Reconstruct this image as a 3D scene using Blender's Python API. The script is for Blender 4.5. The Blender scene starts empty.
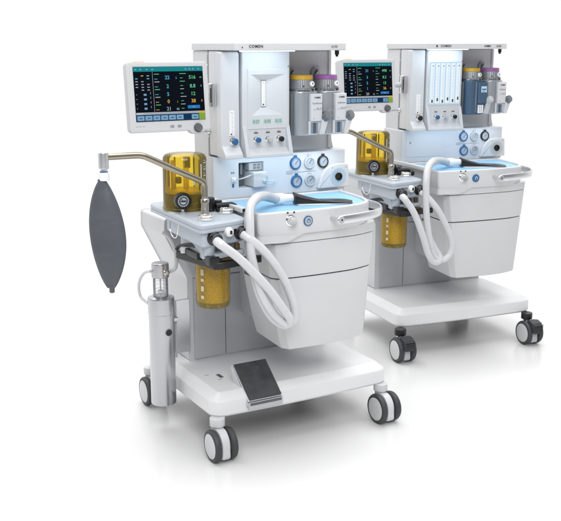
import bpy, bmesh, math, random
from mathutils import Vector, Matrix
random.seed(7)
S = bpy.context.scene
COL = S.collection
R = math.radians

# ------------------------------------------------------------------ materials
MATS = {}
def pmat(name, col, rough=.4, metal=0., bump=0., bscale=300., var=0., vscale=6., coat=0., trans=0., ior=1.45, sss=0., spec=.5):
    m = bpy.data.materials.new(name); m.use_nodes = True
    nt = m.node_tree; b = nt.nodes['Principled BSDF']
    b.inputs['Base Color'].default_value = (*col, 1)
    b.inputs['Roughness'].default_value = rough
    b.inputs['Metallic'].default_value = metal
    b.inputs['Coat Weight'].default_value = coat
    b.inputs['Transmission Weight'].default_value = trans
    b.inputs['IOR'].default_value = ior
    b.inputs['Specular IOR Level'].default_value = spec
    tc = nt.nodes.new('ShaderNodeTexCoord')
    if sss:
        b.inputs['Subsurface Weight'].default_value = sss
        b.inputs['Subsurface Radius'].default_value = (.01, .01, .01)
    if bump:
        n = nt.nodes.new('ShaderNodeTexNoise'); n.inputs['Scale'].default_value = bscale
        n.inputs['Detail'].default_value = 3
        bp = nt.nodes.new('ShaderNodeBump'); bp.inputs['Strength'].default_value = bump
        bp.inputs['Distance'].default_value = .001
        nt.links.new(tc.outputs['Object'], n.inputs['Vector'])
        nt.links.new(n.outputs['Fac'], bp.inputs['Height'])
        nt.links.new(bp.outputs['Normal'], b.inputs['Normal'])
    if var:
        n = nt.nodes.new('ShaderNodeTexNoise'); n.inputs['Scale'].default_value = vscale
        n.inputs['Detail'].default_value = 5; n.inputs['Roughness'].default_value = .6
        nt.links.new(tc.outputs['Object'], n.inputs['Vector'])
        cr = nt.nodes.new('ShaderNodeValToRGB')
        cr.color_ramp.elements[0].position = .3; cr.color_ramp.elements[1].position = .7
        cr.color_ramp.elements[0].color = (*[c*(1-var) for c in col], 1)
        cr.color_ramp.elements[1].color = (*[min(1, c*(1+var)) for c in col], 1)
        nt.links.new(n.outputs['Fac'], cr.inputs['Fac'])
        nt.links.new(cr.outputs['Color'], b.inputs['Base Color'])
        mr = nt.nodes.new('ShaderNodeMapRange')
        mr.inputs['To Min'].default_value = max(.03, rough*.85); mr.inputs['To Max'].default_value = min(1, rough*1.2)
        nt.links.new(n.outputs['Fac'], mr.inputs['Value'])
        nt.links.new(mr.outputs['Result'], b.inputs['Roughness'])
    MATS[name] = m
    return m

def emis(name, col, s=1.):
    m = bpy.data.materials.new(name); m.use_nodes = True
    nt = m.node_tree; b = nt.nodes['Principled BSDF']
    b.inputs['Base Color'].default_value = (*[c*.1 for c in col], 1)
    b.inputs['Roughness'].default_value = .2
    b.inputs['Emission Color'].default_value = (*col, 1)
    b.inputs['Emission Strength'].default_value = s
    b.inputs['Specular IOR Level'].default_value = .03
    MATS[name] = m; return m

def clear(name, tint, diff, dfac, gloss=.06):
    """tinted clear plastic wall: mostly see-through, a little body colour, a fresnel gloss"""
    m = bpy.data.materials.new(name); m.use_nodes = True
    nt = m.node_tree; nt.nodes.clear()
    out = nt.nodes.new('ShaderNodeOutputMaterial')
    tr = nt.nodes.new('ShaderNodeBsdfTransparent'); tr.inputs['Color'].default_value = (*tint, 1)
    df = nt.nodes.new('ShaderNodeBsdfDiffuse'); df.inputs['Color'].default_value = (*diff, 1)
    gl = nt.nodes.new('ShaderNodeBsdfGlossy'); gl.inputs['Roughness'].default_value = .08
    fr = nt.nodes.new('ShaderNodeFresnel'); fr.inputs['IOR'].default_value = 1.45
    m1 = nt.nodes.new('ShaderNodeMixShader'); m1.inputs['Fac'].default_value = dfac
    m2 = nt.nodes.new('ShaderNodeMixShader')
    L = nt.links.new
    L(tr.outputs[0], m1.inputs[1]); L(df.outputs[0], m1.inputs[2])
    L(fr.outputs[0], m2.inputs['Fac']); L(m1.outputs[0], m2.inputs[1]); L(gl.outputs[0], m2.inputs[2])
    L(m2.outputs[0], out.inputs['Surface'])
    MATS[name] = m; return m

def granules(name):
    m = pmat(name, (.62, .43, .07), .8)
    nt = m.node_tree; b = nt.nodes['Principled BSDF']
    tc = nt.nodes.new('ShaderNodeTexCoord'); v = nt.nodes.new('ShaderNodeTexVoronoi'); v.inputs['Scale'].default_value = 230
    cr = nt.nodes.new('ShaderNodeValToRGB')
    cr.color_ramp.elements[0].position = .0; cr.color_ramp.elements[0].color = (.86, .70, .27, 1)
    cr.color_ramp.elements[1].position = .85; cr.color_ramp.elements[1].color = (.52, .39, .11, 1)
    nt.links.new(tc.outputs['Object'], v.inputs['Vector'])
    nt.links.new(v.outputs['Distance'], cr.inputs['Fac']); nt.links.new(cr.outputs['Color'], b.inputs['Base Color'])
    bp = nt.nodes.new('ShaderNodeBump'); bp.inputs['Strength'].default_value = .6; bp.inputs['Distance'].default_value = .003; bp.invert = True
    nt.links.new(v.outputs['Distance'], bp.inputs['Height']); nt.links.new(bp.outputs['Normal'], b.inputs['Normal'])
    return m

W  = pmat('white_plastic', (.605, .61, .625), .34, bump=.06, bscale=500, var=.02, vscale=4)
WC = pmat('cool_white_plastic', (.595, .615, .645), .34, bump=.06, bscale=500, var=.02, vscale=4)
BASEW = pmat('white_plastic_lightened', (.72, .725, .735), .32, bump=.06, bscale=500, var=.02, vscale=4)  # same plastic as the body, lightened to make up for weaker light low down
WM = pmat('white_plastic_darkened', (.535, .54, .555), .40, bump=.06, bscale=500, var=.02)  # same white as the body, colour darkened to offset the key light
LG = pmat('light_grey_plastic', (.48, .49, .51), .42, bump=.06, bscale=500, var=.03)
DG = pmat('door_grey', (.47, .48, .51), .45, bump=.08, bscale=400, var=.03)  # slightly darker grey than the cabinet body
BAYG = pmat('bay_grey_plastic', (.30, .32, .35), .45, var=.04)
MG = pmat('mid_grey_plastic', (.25, .26, .28), .45, var=.04)
DIALG = pmat('dial_grey', (.30, .31, .33), .35, .5)
VAPG = pmat('vaporizer_grey', (.47, .50, .54), .28, .6, var=.03)
MGF = pmat('filler_cap_grey', (.20, .21, .225), .3, .6)
SLOT = pmat('slot_grey', (.10, .105, .115), .5)
BLUEG = pmat('blue_grey_block', (.42, .465, .52), .36, bump=.1, bscale=350, var=.03)
UND = pmat('bounce_blocker_dark', (.04, .04, .043), .6)  # near-black for the added plate under each cart
BK = pmat('black_plastic', (.012, .012, .014), .35, bump=.1, bscale=300)
TY = pmat('dark_tyre', (.045, .047, .052), .5, bump=.1, bscale=300, var=.1)
RUB = pmat('bag_rubber', (.080, .089, .103), .46, bump=.35, bscale=90, var=.10, vscale=9)
ARM2 = pmat('nickel_post', (.50, .47, .42), .22, 1.)
PED = pmat('pedal_rubber', (.045, .047, .051), .5, bump=.5, bscale=60, var=.35, vscale=25)
CH = pmat('chrome', (.80, .80, .80), .14, 1.)
AL = pmat('brushed_aluminium', (.68, .69, .71), .32, 1., bump=.08, bscale=200, var=.03)
CYL = pmat('satin_cylinder_metal', (.52, .525, .54), .26, .95, bump=.012, bscale=250, var=.02)
ARM = pmat('warm_nickel_arm', (.36, .325, .26), .30, 1., var=.05)
HOSE = pmat('milky_hose', (.60, .61, .63), .28, var=.03, vscale=20)
WHT = pmat('pure_white_label', (.80, .81, .82), .4)
BLUE = pmat('blue_plastic', (.025, .12, .29), .3)
SKY = pmat('blue_mat', (.29, .54, .78), .45, var=.02)
SLATE = pmat('slate_blue_plastic', (.055, .105, .17), .35, var=.04)
YEL = pmat('yellow_ring', (.52, .31, .03), .4)
PUR = pmat('purple_ring', (.27, .11, .31), .4)
INK = pmat('dark_ink', (.03, .03, .035), .6)
GINK = pmat('grey_ink', (.22, .23, .25), .6)
FACE = pmat('gauge_face', (.38, .42, .47), .25, coat=.5)
LBL = pmat('pale_blue_label', (.45, .65, .80), .3)
PORTM = pmat('port_pale_blue', (.42, .53, .62), .35)
AMB = clear('amber_clear', (.95, .80, .21), (.66, .49, .07), .18)
CLR = clear('clear_plastic', (.96, .97, .98), (.80, .82, .84), .22)
GRAN = granules('amber_granules')
AMS = pmat('amber_solid', (.72, .52, .10), .35, var=.1)
AMD = pmat('dark_amber', (.07, .045, .012), .4)
E_BLK = emis('screen_black', (.004, .006, .01), 1.); MATS['screen_black'].node_tree.nodes['Principled BSDF'].inputs['Roughness'].default_value = .12
E_TEAL = emis('screen_teal', (.01, .21, .24), 1.)
E_CY = emis('screen_cyan', (.09, .38, .54), 1.)
E_GR = emis('screen_green', (.12, .48, .22), 1.)
E_OR = emis('screen_orange', (.58, .34, .07), 1.)
E_GY = emis('screen_grey', (.42, .45, .48), 1.)
E_LB = emis('screen_button_blue', (.17, .31, .47), 1.)
E_NV = emis('screen_navy', (.008, .03, .075), 1.)
E_BL = emis('screen_blue', (.02, .17, .45), 1.)
E_LIME = emis('screen_lime', (.19, .33, .05), 1.)
E_WH = emis('screen_white', (.30, .34, .37), 1.)
E_LCD = emis('lcd_green', (.36, .58, .52), 1.)
E_TUBE = emis('lit_flow_tube', (.78, .88, .96), .9)
E_TBK = emis('lit_tube_backing', (.50, .68, .82), .9)
E_LED = emis('led_strip', (.70, .87, 1.), 2.5)
PINK = pmat('alarm_lamp_peach', (.86, .55, .44), .35)

# ------------------------------------------------------------------ mesh building
def crom(pts, n=8, closed=False):
    P = [Vector(p) for p in pts]
    if len(P) < 3: return P
    out = []
    for i in range(len(P)-1):
        p0 = P[i-1] if i else P[0]*2-P[1]
        p1, p2 = P[i], P[i+1]
        p3 = P[i+2] if i+2 < len(P) else P[-1]*2-P[-2]
        for k in range(n):
            t = k/n
            out.append(.5*((2*p1)+(p2-p0)*t+(2*p0-5*p1+4*p2-p3)*t*t+(3*p1-p0-3*p2+p3)*t**3))
    out.append(P[-1]); return out

def round_poly(pts, rad, n=5):
    """round the corners of a 2D polygon; rad is one number or one per corner"""
    out = []; N = len(pts)
    for i in range(N):
        r = rad[i] if isinstance(rad, (list, tuple)) else rad
        p = Vector(pts[i]); a = (Vector(pts[i-1])-p); b = (Vector(pts[(i+1) % N])-p)
        d = min(r, a.length*.48, b.length*.48)
        if d < 1e-5: out.append(p); continue
        p0 = p+a.normalized()*d; p2 = p+b.normalized()*d
        for k in range(n+1):
            t = k/n
            out.append(p0*(1-t)**2+p*2*t*(1-t)+p2*t*t)
    return out

def inset_poly(pts, d):
    """move a convex, counter-clockwise outline inwards by d"""
    P = [Vector(p) for p in pts]; N = len(P); out = []
    for i in range(N):
        a = (P[i]-P[i-1]); b = (P[(i+1) % N]-P[i])
        if a.length < 1e-9: a = b
        if b.length < 1e-9: b = a
        n1 = Vector((-a.y, a.x)).normalized(); n2 = Vector((-b.y, b.x)).normalized()
        n = (n1+n2)
        n = n/max(.3, n.length_squared/2) if n.length > 1e-6 else n1
        out.append(P[i]+n*d)
    return out

AX_FRONT = Matrix.Rotation(R(90), 4, 'X')     # local xy-plane -> xz-plane, normal towards -y
AX_LEFT = Matrix.Rotation(R(-90), 4, 'Z') @ AX_FRONT   # normal towards -x

class MB:
    def __init__(s): s.bm = bmesh.new(); s.mats = []
    def mi(s, m):
        if m not in s.mats: s.mats.append(m)
        return s.mats.index(m)
    def add(s, t, m, mat=None):
        if mat is not None: bmesh.ops.transform(t, matrix=mat, verts=t.verts)
        i = s.mi(m)
        for f in t.faces: f.material_index = i
        me = bpy.data.meshes.new('tmp'); t.to_mesh(me); t.free()
        s.bm.from_mesh(me); bpy.data.meshes.remove(me)
        return s
    def box(s, a, b, m, bev=.003, seg=2, mat=None, rot=None):
        """box between corners a and b; optional rotation matrix about its centre"""
        t = bmesh.new(); bmesh.ops.create_cube(t, size=1)
        c = [(a[i]+b[i])/2 for i in range(3)]; d = [abs(b[i]-a[i]) for i in range(3)]
        bmesh.ops.scale(t, vec=d, verts=t.verts)
        bv = min(bev, min(d)*.45)
        if bv > 1e-5: bmesh.ops.bevel(t, geom=t.edges[:], offset=bv, segments=seg, profile=.5, affect='EDGES')
        M = Matrix.Translation(c)
        if rot is not None: M = M @ rot
        if mat is not None: M = mat @ M
        return s.add(t, m, M)
    def loft(s, secs, m, mat=None, caps=True):
        """secs: list of (list of 2D points, z)"""
        t = bmesh.new(); rings = []
        for pts, z in secs:
            rings.append([t.verts.new((p[0], p[1], z)) for p in pts])
        n = len(rings[0])
        for r0, r1 in zip(rings, rings[1:]):
            for k in range(n):
                t.faces.new((r0[k], r0[(k+1) % n], r1[(k+1) % n], r1[k]))
        if caps:
            t.faces.new(rings[0][::-1]); t.faces.new(rings[-1])
        bmesh.ops.recalc_face_normals(t, faces=t.faces[:])
        return s.add(t, m, mat)
    def slab(s, pts, z0, z1, m, bev=.003, mat=None, n=3):
        """prism with eased edges"""
        secs = []
        b = min(bev, (z1-z0)*.45)
        if b < 1e-5: secs = [(pts, z0), (pts, z1)]
        else:
            for k in range(n+1):
                a = k/n*math.pi/2
                secs.append((inset_poly(pts, b*(1-math.sin(a))), z0+b*(1-math.cos(a))))
            for k in range(n+1):
                a = k/n*math.pi/2
                secs.append((inset_poly(pts, b*(1-math.cos(a))), z1-b+b*math.sin(a)))
        return s.loft(secs, m, mat)
    def lathe(s, prof, m, mat=None, seg=32, cap=True, ribs=0, ribamp=0.):
        t = bmesh.new(); rings = []
        for r, z in prof:
            if r < 1e-6: rings.append([t.verts.new((0, 0, z))]*seg)
            else:
                rings.append([t.verts.new(((r+(ribamp if ribs and (k*ribs*2//seg) % 2 else 0))*math.cos(2*math.pi*k/seg),
                                           (r+(ribamp if ribs and (k*ribs*2//seg) % 2 else 0))*math.sin(2*math.pi*k/seg), z)) for k in range(seg)])
        for r0, r1 in zip(rings, rings[1:]):
            for k in range(seg):
                v = []
                for q in (r0[k], r0[(k+1) % seg], r1[(k+1) % seg], r1[k]):
                    if q not in v: v.append(q)
                if len(v) >= 3: t.faces.new(v)
        if cap:
            if prof[0][0] > 1e-6: t.faces.new(rings[0][::-1])
            if prof[-1][0] > 1e-6: t.faces.new(rings[-1])
        bmesh.ops.recalc_face_normals(t, faces=t.faces[:])
        return s.add(t, m, mat)
    def cyl(s, p, r, h, m, axis='Z', seg=32, bev=.0015, mat=None):
        """cylinder standing at p, running h along the axis (with sign)"""
        b = min(bev, r*.4, abs(h)*.4)
        M = Matrix.Translation(p)
        hh = h
        if axis == 'Y': M = M @ Matrix.Rotation(R(-90), 4, 'X')
        if axis == '-Y': M = M @ Matrix.Rotation(R(90), 4, 'X')
        if axis == 'X': M = M @ Matrix.Rotation(R(90), 4, 'Y')
        if axis == '-X': M = M @ Matrix.Rotation(R(-90), 4, 'Y')
        if mat is not None: M = mat @ M
        return s.lathe([(r-b, 0), (r, b), (r, hh-b), (r-b, hh)], m, M, seg)
    def tube(s, pts, r, m, seg=14, n=8, smooth=True, mat=None, caps=True, flat=None):
        P = crom(pts, n) if smooth else [Vector(p) for p in pts]
        t = bmesh.new(); rings = []
        up = None
        for i, p in enumerate(P):
            d = (P[min(i+1, len(P)-1)]-P[max(i-1, 0)]).normalized()
            if up is None:
                a = Vector((0, 0, 1)) if abs(d.z) < .9 else Vector((1, 0, 0))
                up = (a-d*a.dot(d)).normalized()
            else: up = (up-d*up.dot(d)).normalized()
            sd = d.cross(up)
            rr = r(i/(len(P)-1), i) if callable(r) else r
            rx, ry = (rr, rr) if flat is None else (rr*flat[0], rr*flat[1])
            rings.append([t.verts.new(p+sd*rx*math.cos(2*math.pi*k/seg)+up*ry*math.sin(2*math.pi*k/seg)) for k in range(seg)])
        for r0, r1 in zip(rings, rings[1:]):
            for k in range(seg): t.faces.new((r0[k], r0[(k+1) % seg], r1[(k+1) % seg], r1[k]))
        if caps: t.faces.new(rings[0][::-1]); t.faces.new(rings[-1])
        bmesh.ops.recalc_face_normals(t, faces=t.faces[:])
        return s.add(t, m, mat)
    def quads(s, verts, faces, m, mat=None):
        t = bmesh.new(); v = [t.verts.new(p) for p in verts]
        for f in faces: t.faces.new([v[i] for i in f])
        return s.add(t, m, mat)
    def text(s, body, size, m, mat, align='CENTER', ext=.0004, space=1., bold=0.):
        cu = bpy.data.curves.new('t', 'FONT'); cu.body = body; cu.size = size; cu.align_x = align; cu.align_y = 'CENTER'
        cu.extrude = ext; cu.space_character = space; cu.resolution_u = 3; cu.offset = bold
        o = bpy.data.objects.new('t', cu); COL.objects.link(o)
        dg = bpy.context.evaluated_depsgraph_get(); me = bpy.data.meshes.new_from_object(o.evaluated_get(dg))
        t = bmesh.new(); t.from_mesh(me); bpy.data.meshes.remove(me)
        bpy.data.objects.remove(o); bpy.data.curves.remove(cu)
        return s.add(t, m, mat)
    def build(s, name, parent=None, angle=38, base=(0, 0, 0), local=None):
        me = bpy.data.meshes.new(name)
        if base != (0, 0, 0): bmesh.ops.translate(s.bm, vec=-Vector(base), verts=s.bm.verts)
        s.bm.to_mesh(me); s.bm.free()
        for m in s.mats: me.materials.append(m)
        for p in me.polygons: p.use_smooth = True
        me.set_sharp_from_angle(angle=R(angle))
        o = bpy.data.objects.new(name, me); COL.objects.link(o)
        if parent is not None: o.parent = parent
        w = o.modifiers.new('weighted', 'WEIGHTED_NORMAL'); w.keep_sharp = True; w.weight = 80
        return o

def thing(name, label, cat, Mw, base, group=None, yaw=0.):
    """Empty at the thing's base; its parts are authored in cart coordinates and shifted by that base"""
    o = bpy.data.objects.new(name, None); COL.objects.link(o)
    o.empty_display_size = .05
    o.matrix_world = Mw @ Matrix.Translation(base) @ Matrix.Rotation(yaw, 4, 'Z')
    o['label'] = label; o['category'] = cat
    if group: o['group'] = group
    return o

def front(x, y, z): return Matrix.Translation((x, y, z)) @ AX_FRONT

# ------------------------------------------------------------------ the cart
def caster_mesh(parent, x, y, brake):
    b = MB(); b.cyl((x, y+.028, .118), .027, .03, BK if brake else W, bev=.002)
    if brake: b.cyl((x, y+.028, .108), .017, .02, CH)
    else: b.cyl((x, y+.028, .100), .022, .03, W)
    # body between the two wheels, arched over the axle
    prof = round_poly([(-.048, .012), (.034, .02), (.045, .07), (.030, .112), (-.012, .116), (-.045, .085)], .02)
    Mx = Matrix.Translation((x-.016, y, 0)) @ Matrix(((0, 0, 1, 0), (1, 0, 0, 0), (0, 1, 0, 0), (0, 0, 0, 1)))
    b.slab(prof, 0, .032, W if not brake else LG, .006, Mx)
    body = b.build('caster', parent)
    for sx in (-1, 1):
        w = MB(); rr = .0580
        Mw = Matrix.Translation((x+sx*.031, y, rr)) @ Matrix.Rotation(R(90*sx), 4, 'Y')
        w.lathe([(.040, -.0125), (.049, -.0125), (.0555, -.009), (rr, -.004), (rr, .004), (.0555, .0095), (.049, .0125), (.0450, .0125)], TY, Mw, 48, cap=False)
        w.lathe([(.0, -.0115), (.041, -.0115), (.041, .0), (.0455, .0115), (.040, .0140), (.02, .0150), (0, .0152)], W, Mw, 48, cap=False)
        w.build('wheel', body)
    if brake:
        p = MB()
        prof = round_poly([(-.070, .066), (-.050, .072), (-.018, .104), (-.006, .120), (-.026, .125), (-.056, .116), (-.067, .100)], .004)
        Mx = Matrix.Translation((x-.031, y, 0)) @ Matrix(((0, 0, 1, 0), (1, 0, 0, 0), (0, 1, 0, 0), (0, 0, 0, 1)))
        p.slab(prof, .006, .058, TY, .003, Mx)
        for k in range(6):
            p.box((x-.024, y-.0715, .070+k*.0072), (x+.026, y-.060, .0735+k*.0072), TY, .001)
        p.build('brake_pedal', body)

def gauge(parent, x, z, ringm, y=.290, rot=35):
    b = MB(); M = front(x, y, z)
    b.lathe([(.0235, -.001), (.0235, .006), (.022, .009), (.0185, .010), (.0175, .0075)], ringm, M, 40, cap=False)
    b.lathe([(0, .0072), (.0178, .0072)], FACE, M, 40, cap=False)
    b.box((x-.006, y-.007, z+.019), (x+.006, y+.001, z+.030), ringm, .002)
    # scale ticks and pointer
    for k in range(13):
        a = R(-40+k*260/12)
        T = M @ Matrix.Rotation(-a+R(90), 4, 'Z')
        b.box((-.0004, .0128, .0072), (.0004, .0160, .0078), INK, 0, mat=T)
    T = M @ Matrix.Rotation(R(rot), 4, 'Z')
    b.box((-.0008, -.004, .0074), (.0008, .013, .0082), INK, 0, mat=T)
    b.cyl((0, 0, .0072), .0028, .0016, GINK, mat=M, bev=.0003)
    b.build('gauge', parent)

def knob(parent, x, y, z, cap, r=.0085, L=.030, name='knob'):
    b = MB(); M = front(x, y, z)
    b.lathe([(r*1.25, 0), (r*1.25, .004), (r*.95, .005), (r*.95, L*.55), (r*1.05, L*.56), (r*1.05, L*.60)], CH, M, 28)
    b.lathe([(r*1.08, L*.6), (r*1.15, L*.65), (r*1.12, L*.93), (r*.9, L), (0, L)], cap, M, 36, cap=False, ribs=18, ribamp=-.0005)
    return b.build(name, parent)

def monitor(parent, Mw, c, yawx, tilt, nums):
    """housing centred at c (cart coordinates), leaning back by tilt"""
    Mh = Matrix.Translation(c) @ Matrix.Rotation(yawx, 4, 'Z') @ Matrix.Rotation(-tilt, 4, 'X') @ AX_FRONT
    w, h = .142, .1125
    b = MB()
    out = round_poly([(-w, -h), (w, -h), (w, h), (-w, h)], .012)
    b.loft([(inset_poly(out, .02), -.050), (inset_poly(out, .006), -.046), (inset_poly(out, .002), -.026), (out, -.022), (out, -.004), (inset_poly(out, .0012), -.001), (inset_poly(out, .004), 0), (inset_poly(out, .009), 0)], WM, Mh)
    # bulge below the knob
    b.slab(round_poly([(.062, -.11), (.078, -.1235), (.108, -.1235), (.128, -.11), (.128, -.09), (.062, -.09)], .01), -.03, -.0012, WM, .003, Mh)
    b.box((-.10, -.095, -.058), (.10, .09, -.045), LG, .008, mat=Mh)
    # printed marks on the bezel
    for q in (-.118, -.108, -.096): b.box((q-.003, -.093, .0000), (q+.003, -.0915, .0004), GINK, 0, mat=Mh)
    hs = b.build('monitor', parent)
    # the screen
    s = MB(); x0, x1, y0, y1 = -.1195, .1225, -.0765, .0965
    sw, sh = x1-x0, y1-y0
    def rect(a, bb, c_, d, m, z=.0016):
        s.box((x0+a*sw, y0+bb*sh, z-.0004), (x0+c_*sw, y0+d*sh, z), m, 0, mat=Mh)
    rect(-.004, -.004, 1.004, 1.004, E_BLK, .0012)
    rect(0, .915, 1, 1, E_TEAL)
    rect(0, .125, 1, .165, E_GY); rect(0, 0, 1, .125, E_NV); rect(.10, .135, .90, .158, E_WH, .002)
    for k in range(6): rect(.012+k*.113, .015, .012+k*.113+.100, .105, E_LB, .002)
    for k in range(6): rect(.045+k*.113, .050, .045+k*.113+.036, .064, E_NV, .0024)
    rect(.80, .015, .90, .105, E_LB, .002); rect(.83, .05, .87, .064, E_NV, .0024)
    rect(.91, .0, 1.0, .125, E_LIME, .002); rect(.905, .125, 1., .160, E_OR, .0024)
    rect(.265, .17, .268, .91, E_GY)
    rect(.75, .215, .93, .275, E_BL, .002); rect(.82, .24, .86, .25, E_WH, .0024)
    def tx(t, u, v, size, m, al='CENTER', bold=.0002):
        s.text(t, size, m, Mh @ Matrix.Translation((x0+u*sw, y0+v*sh, .0019)), al, 0.0001, bold=bold)
    for k, (v, st) in enumerate(nums): 
        tx(st[0], .475, v, .0165, st[1], 'CENTER', .0002); tx(st[2], .84, v, .0165, st[3], 'CENTER', .0002)
        if st[4]: tx(st[4], .605, v-.01, .010, st[1], bold=0)
        if st[5]: tx(st[5], .965, v, .0105, st[3], bold=0)
    for k in range(5):
        v = .86-.142*k
        rect(.29, v, .36, v+.012, E_GY if k % 2 else E_GR); rect(.29, v-.09, .335, v-.080, E_CY if k < 3 else E_OR)
        rect(.655, v+.005, .75-.02*k % .05, v+.016, E_GR if k < 2 else E_GY); rect(.66, v-.075, .70, v-.066, E_GR)
    for r_ in range(6):
        for c_ in range(3):
            if (r_*3+c_*2) % 5 == 0: continue
            mm = (E_WH, E_CY, E_OR, E_WH)[(r_+2*c_) % 4] if r_ < 2 else E_WH
            rect(.02+c_*.082, .83-r_*.052, .02+c_*.082+.034, .83-r_*.052+.017, mm)
    for r_ in range(4):
        rect(.02, .49-r_*.085, .03, .50-r_*.085, E_GY); rect(.125, .475-r_*.085, .165, .51-r_*.085, E_LB); rect(.22, .50-r_*.085, .224, .54-r_*.085, E_GY)
    for u in (.02, .09, .18, .26, .74, .80, .85, .93): rect(u, .945, u+.02, .965, E_WH, .002)
    s.build('screen', hs, angle=20)
    k = MB(); M = Mh @ Matrix.Translation((.0945, -.103, 0))
    k.lathe([(.0155, -.001), (.0155, .001), (.0135, .002), (.0130, .010), (.0115, .013), (.008, .012), (0, .0115)], SLOT, M, 40, cap=False, ribs=20, ribamp=-.0004)
    k.build('knob', hs)
    for q in (.003, .029):
        k = MB(); k.slab(round_poly([(q-.007, -.0990), (q+.007, -.0990), (q+.007, -.0915), (q-.007, -.0915)], .0035), 0, .002, MG, .0008, Mh)
        k.build('button', hs)
    k = MB(); k.slab(round_poly([(-.126, .1085), (-.074, .1085), (-.080, .1155), (-.118, .1155)], .004), -.020, -.001, PINK, .0015, Mh)
    k.build('alarm_lamp', hs)
    # bracket to the column rail
    a = MB()
    a.box((c[0]-.01, c[1]+.045, c[2]-.035), (c[0]+.055, c[1]+.075, c[2]+.035), W, .006)
    a.tube([(c[0]+.03, c[1]+.07, c[2]), (c[0]+.10, c[1]+.12, c[2]-.01), (.112, .275, c[2]-.005)], .012, LG)
    a.box((.112, .262, c[2]-.045), (.1335, .300, c[2]+.035), LG, .004)
    a.cyl((.108, .262, c[2]-.045), .0125, .080, CH); a.box((.1000, .2480, c[2]-.03), (.1040, .2520, c[2]+.02), BK, .001)
    a.build('monitor_bracket', parent)

def flow_tube(parent, x, z0, z1, y, w, lit=None, name='flow_tube', fl=.007):
    b = MB(); m = lit or WHT
    b.box((x-w, y-.004, z0), (x+w, y+.004, z1), m, .002)
    n = int((z1-z0)/.0075)
    for k in range(1, n):
        L = w*.7 if k % 2 == 0 else w*.4
        b.box((x-w*.15, y-.0043, z0+k*(z1-z0)/n-.0005), (x-w*.15+L, y-.0038, z0+k*(z1-z0)/n+.0005), GINK, 0)
    b.cyl((x-w*.35, y-.0042, z0+.007), .0026, .002, INK, '-Y', bev=.0004) if lit is None else (b.box((x-.0036, y-.0060, z0+fl), (x+.0036, y-.003, z0+fl+.014), AMD, .001), b.cyl((x, y-.0042, z1-.010), .0050, .002, LG, '-Y'), b.cyl((x, y-.006, z1-.010), .0028, .001, GINK, '-Y', bev=.0003))
    if lit is None: b.cyl((x-w*.3, y-.0042, z1-.006), .0012, .001, GINK, '-Y', bev=.0002)
    return b.build(name, parent)

TRAY = [(.130, -.040), (.30, -.052), (.46, -.048), (.558, -.028), (.613, .012), (.640, .075), (.655, .19), (.662, .288), (.130, .288)]

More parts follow.
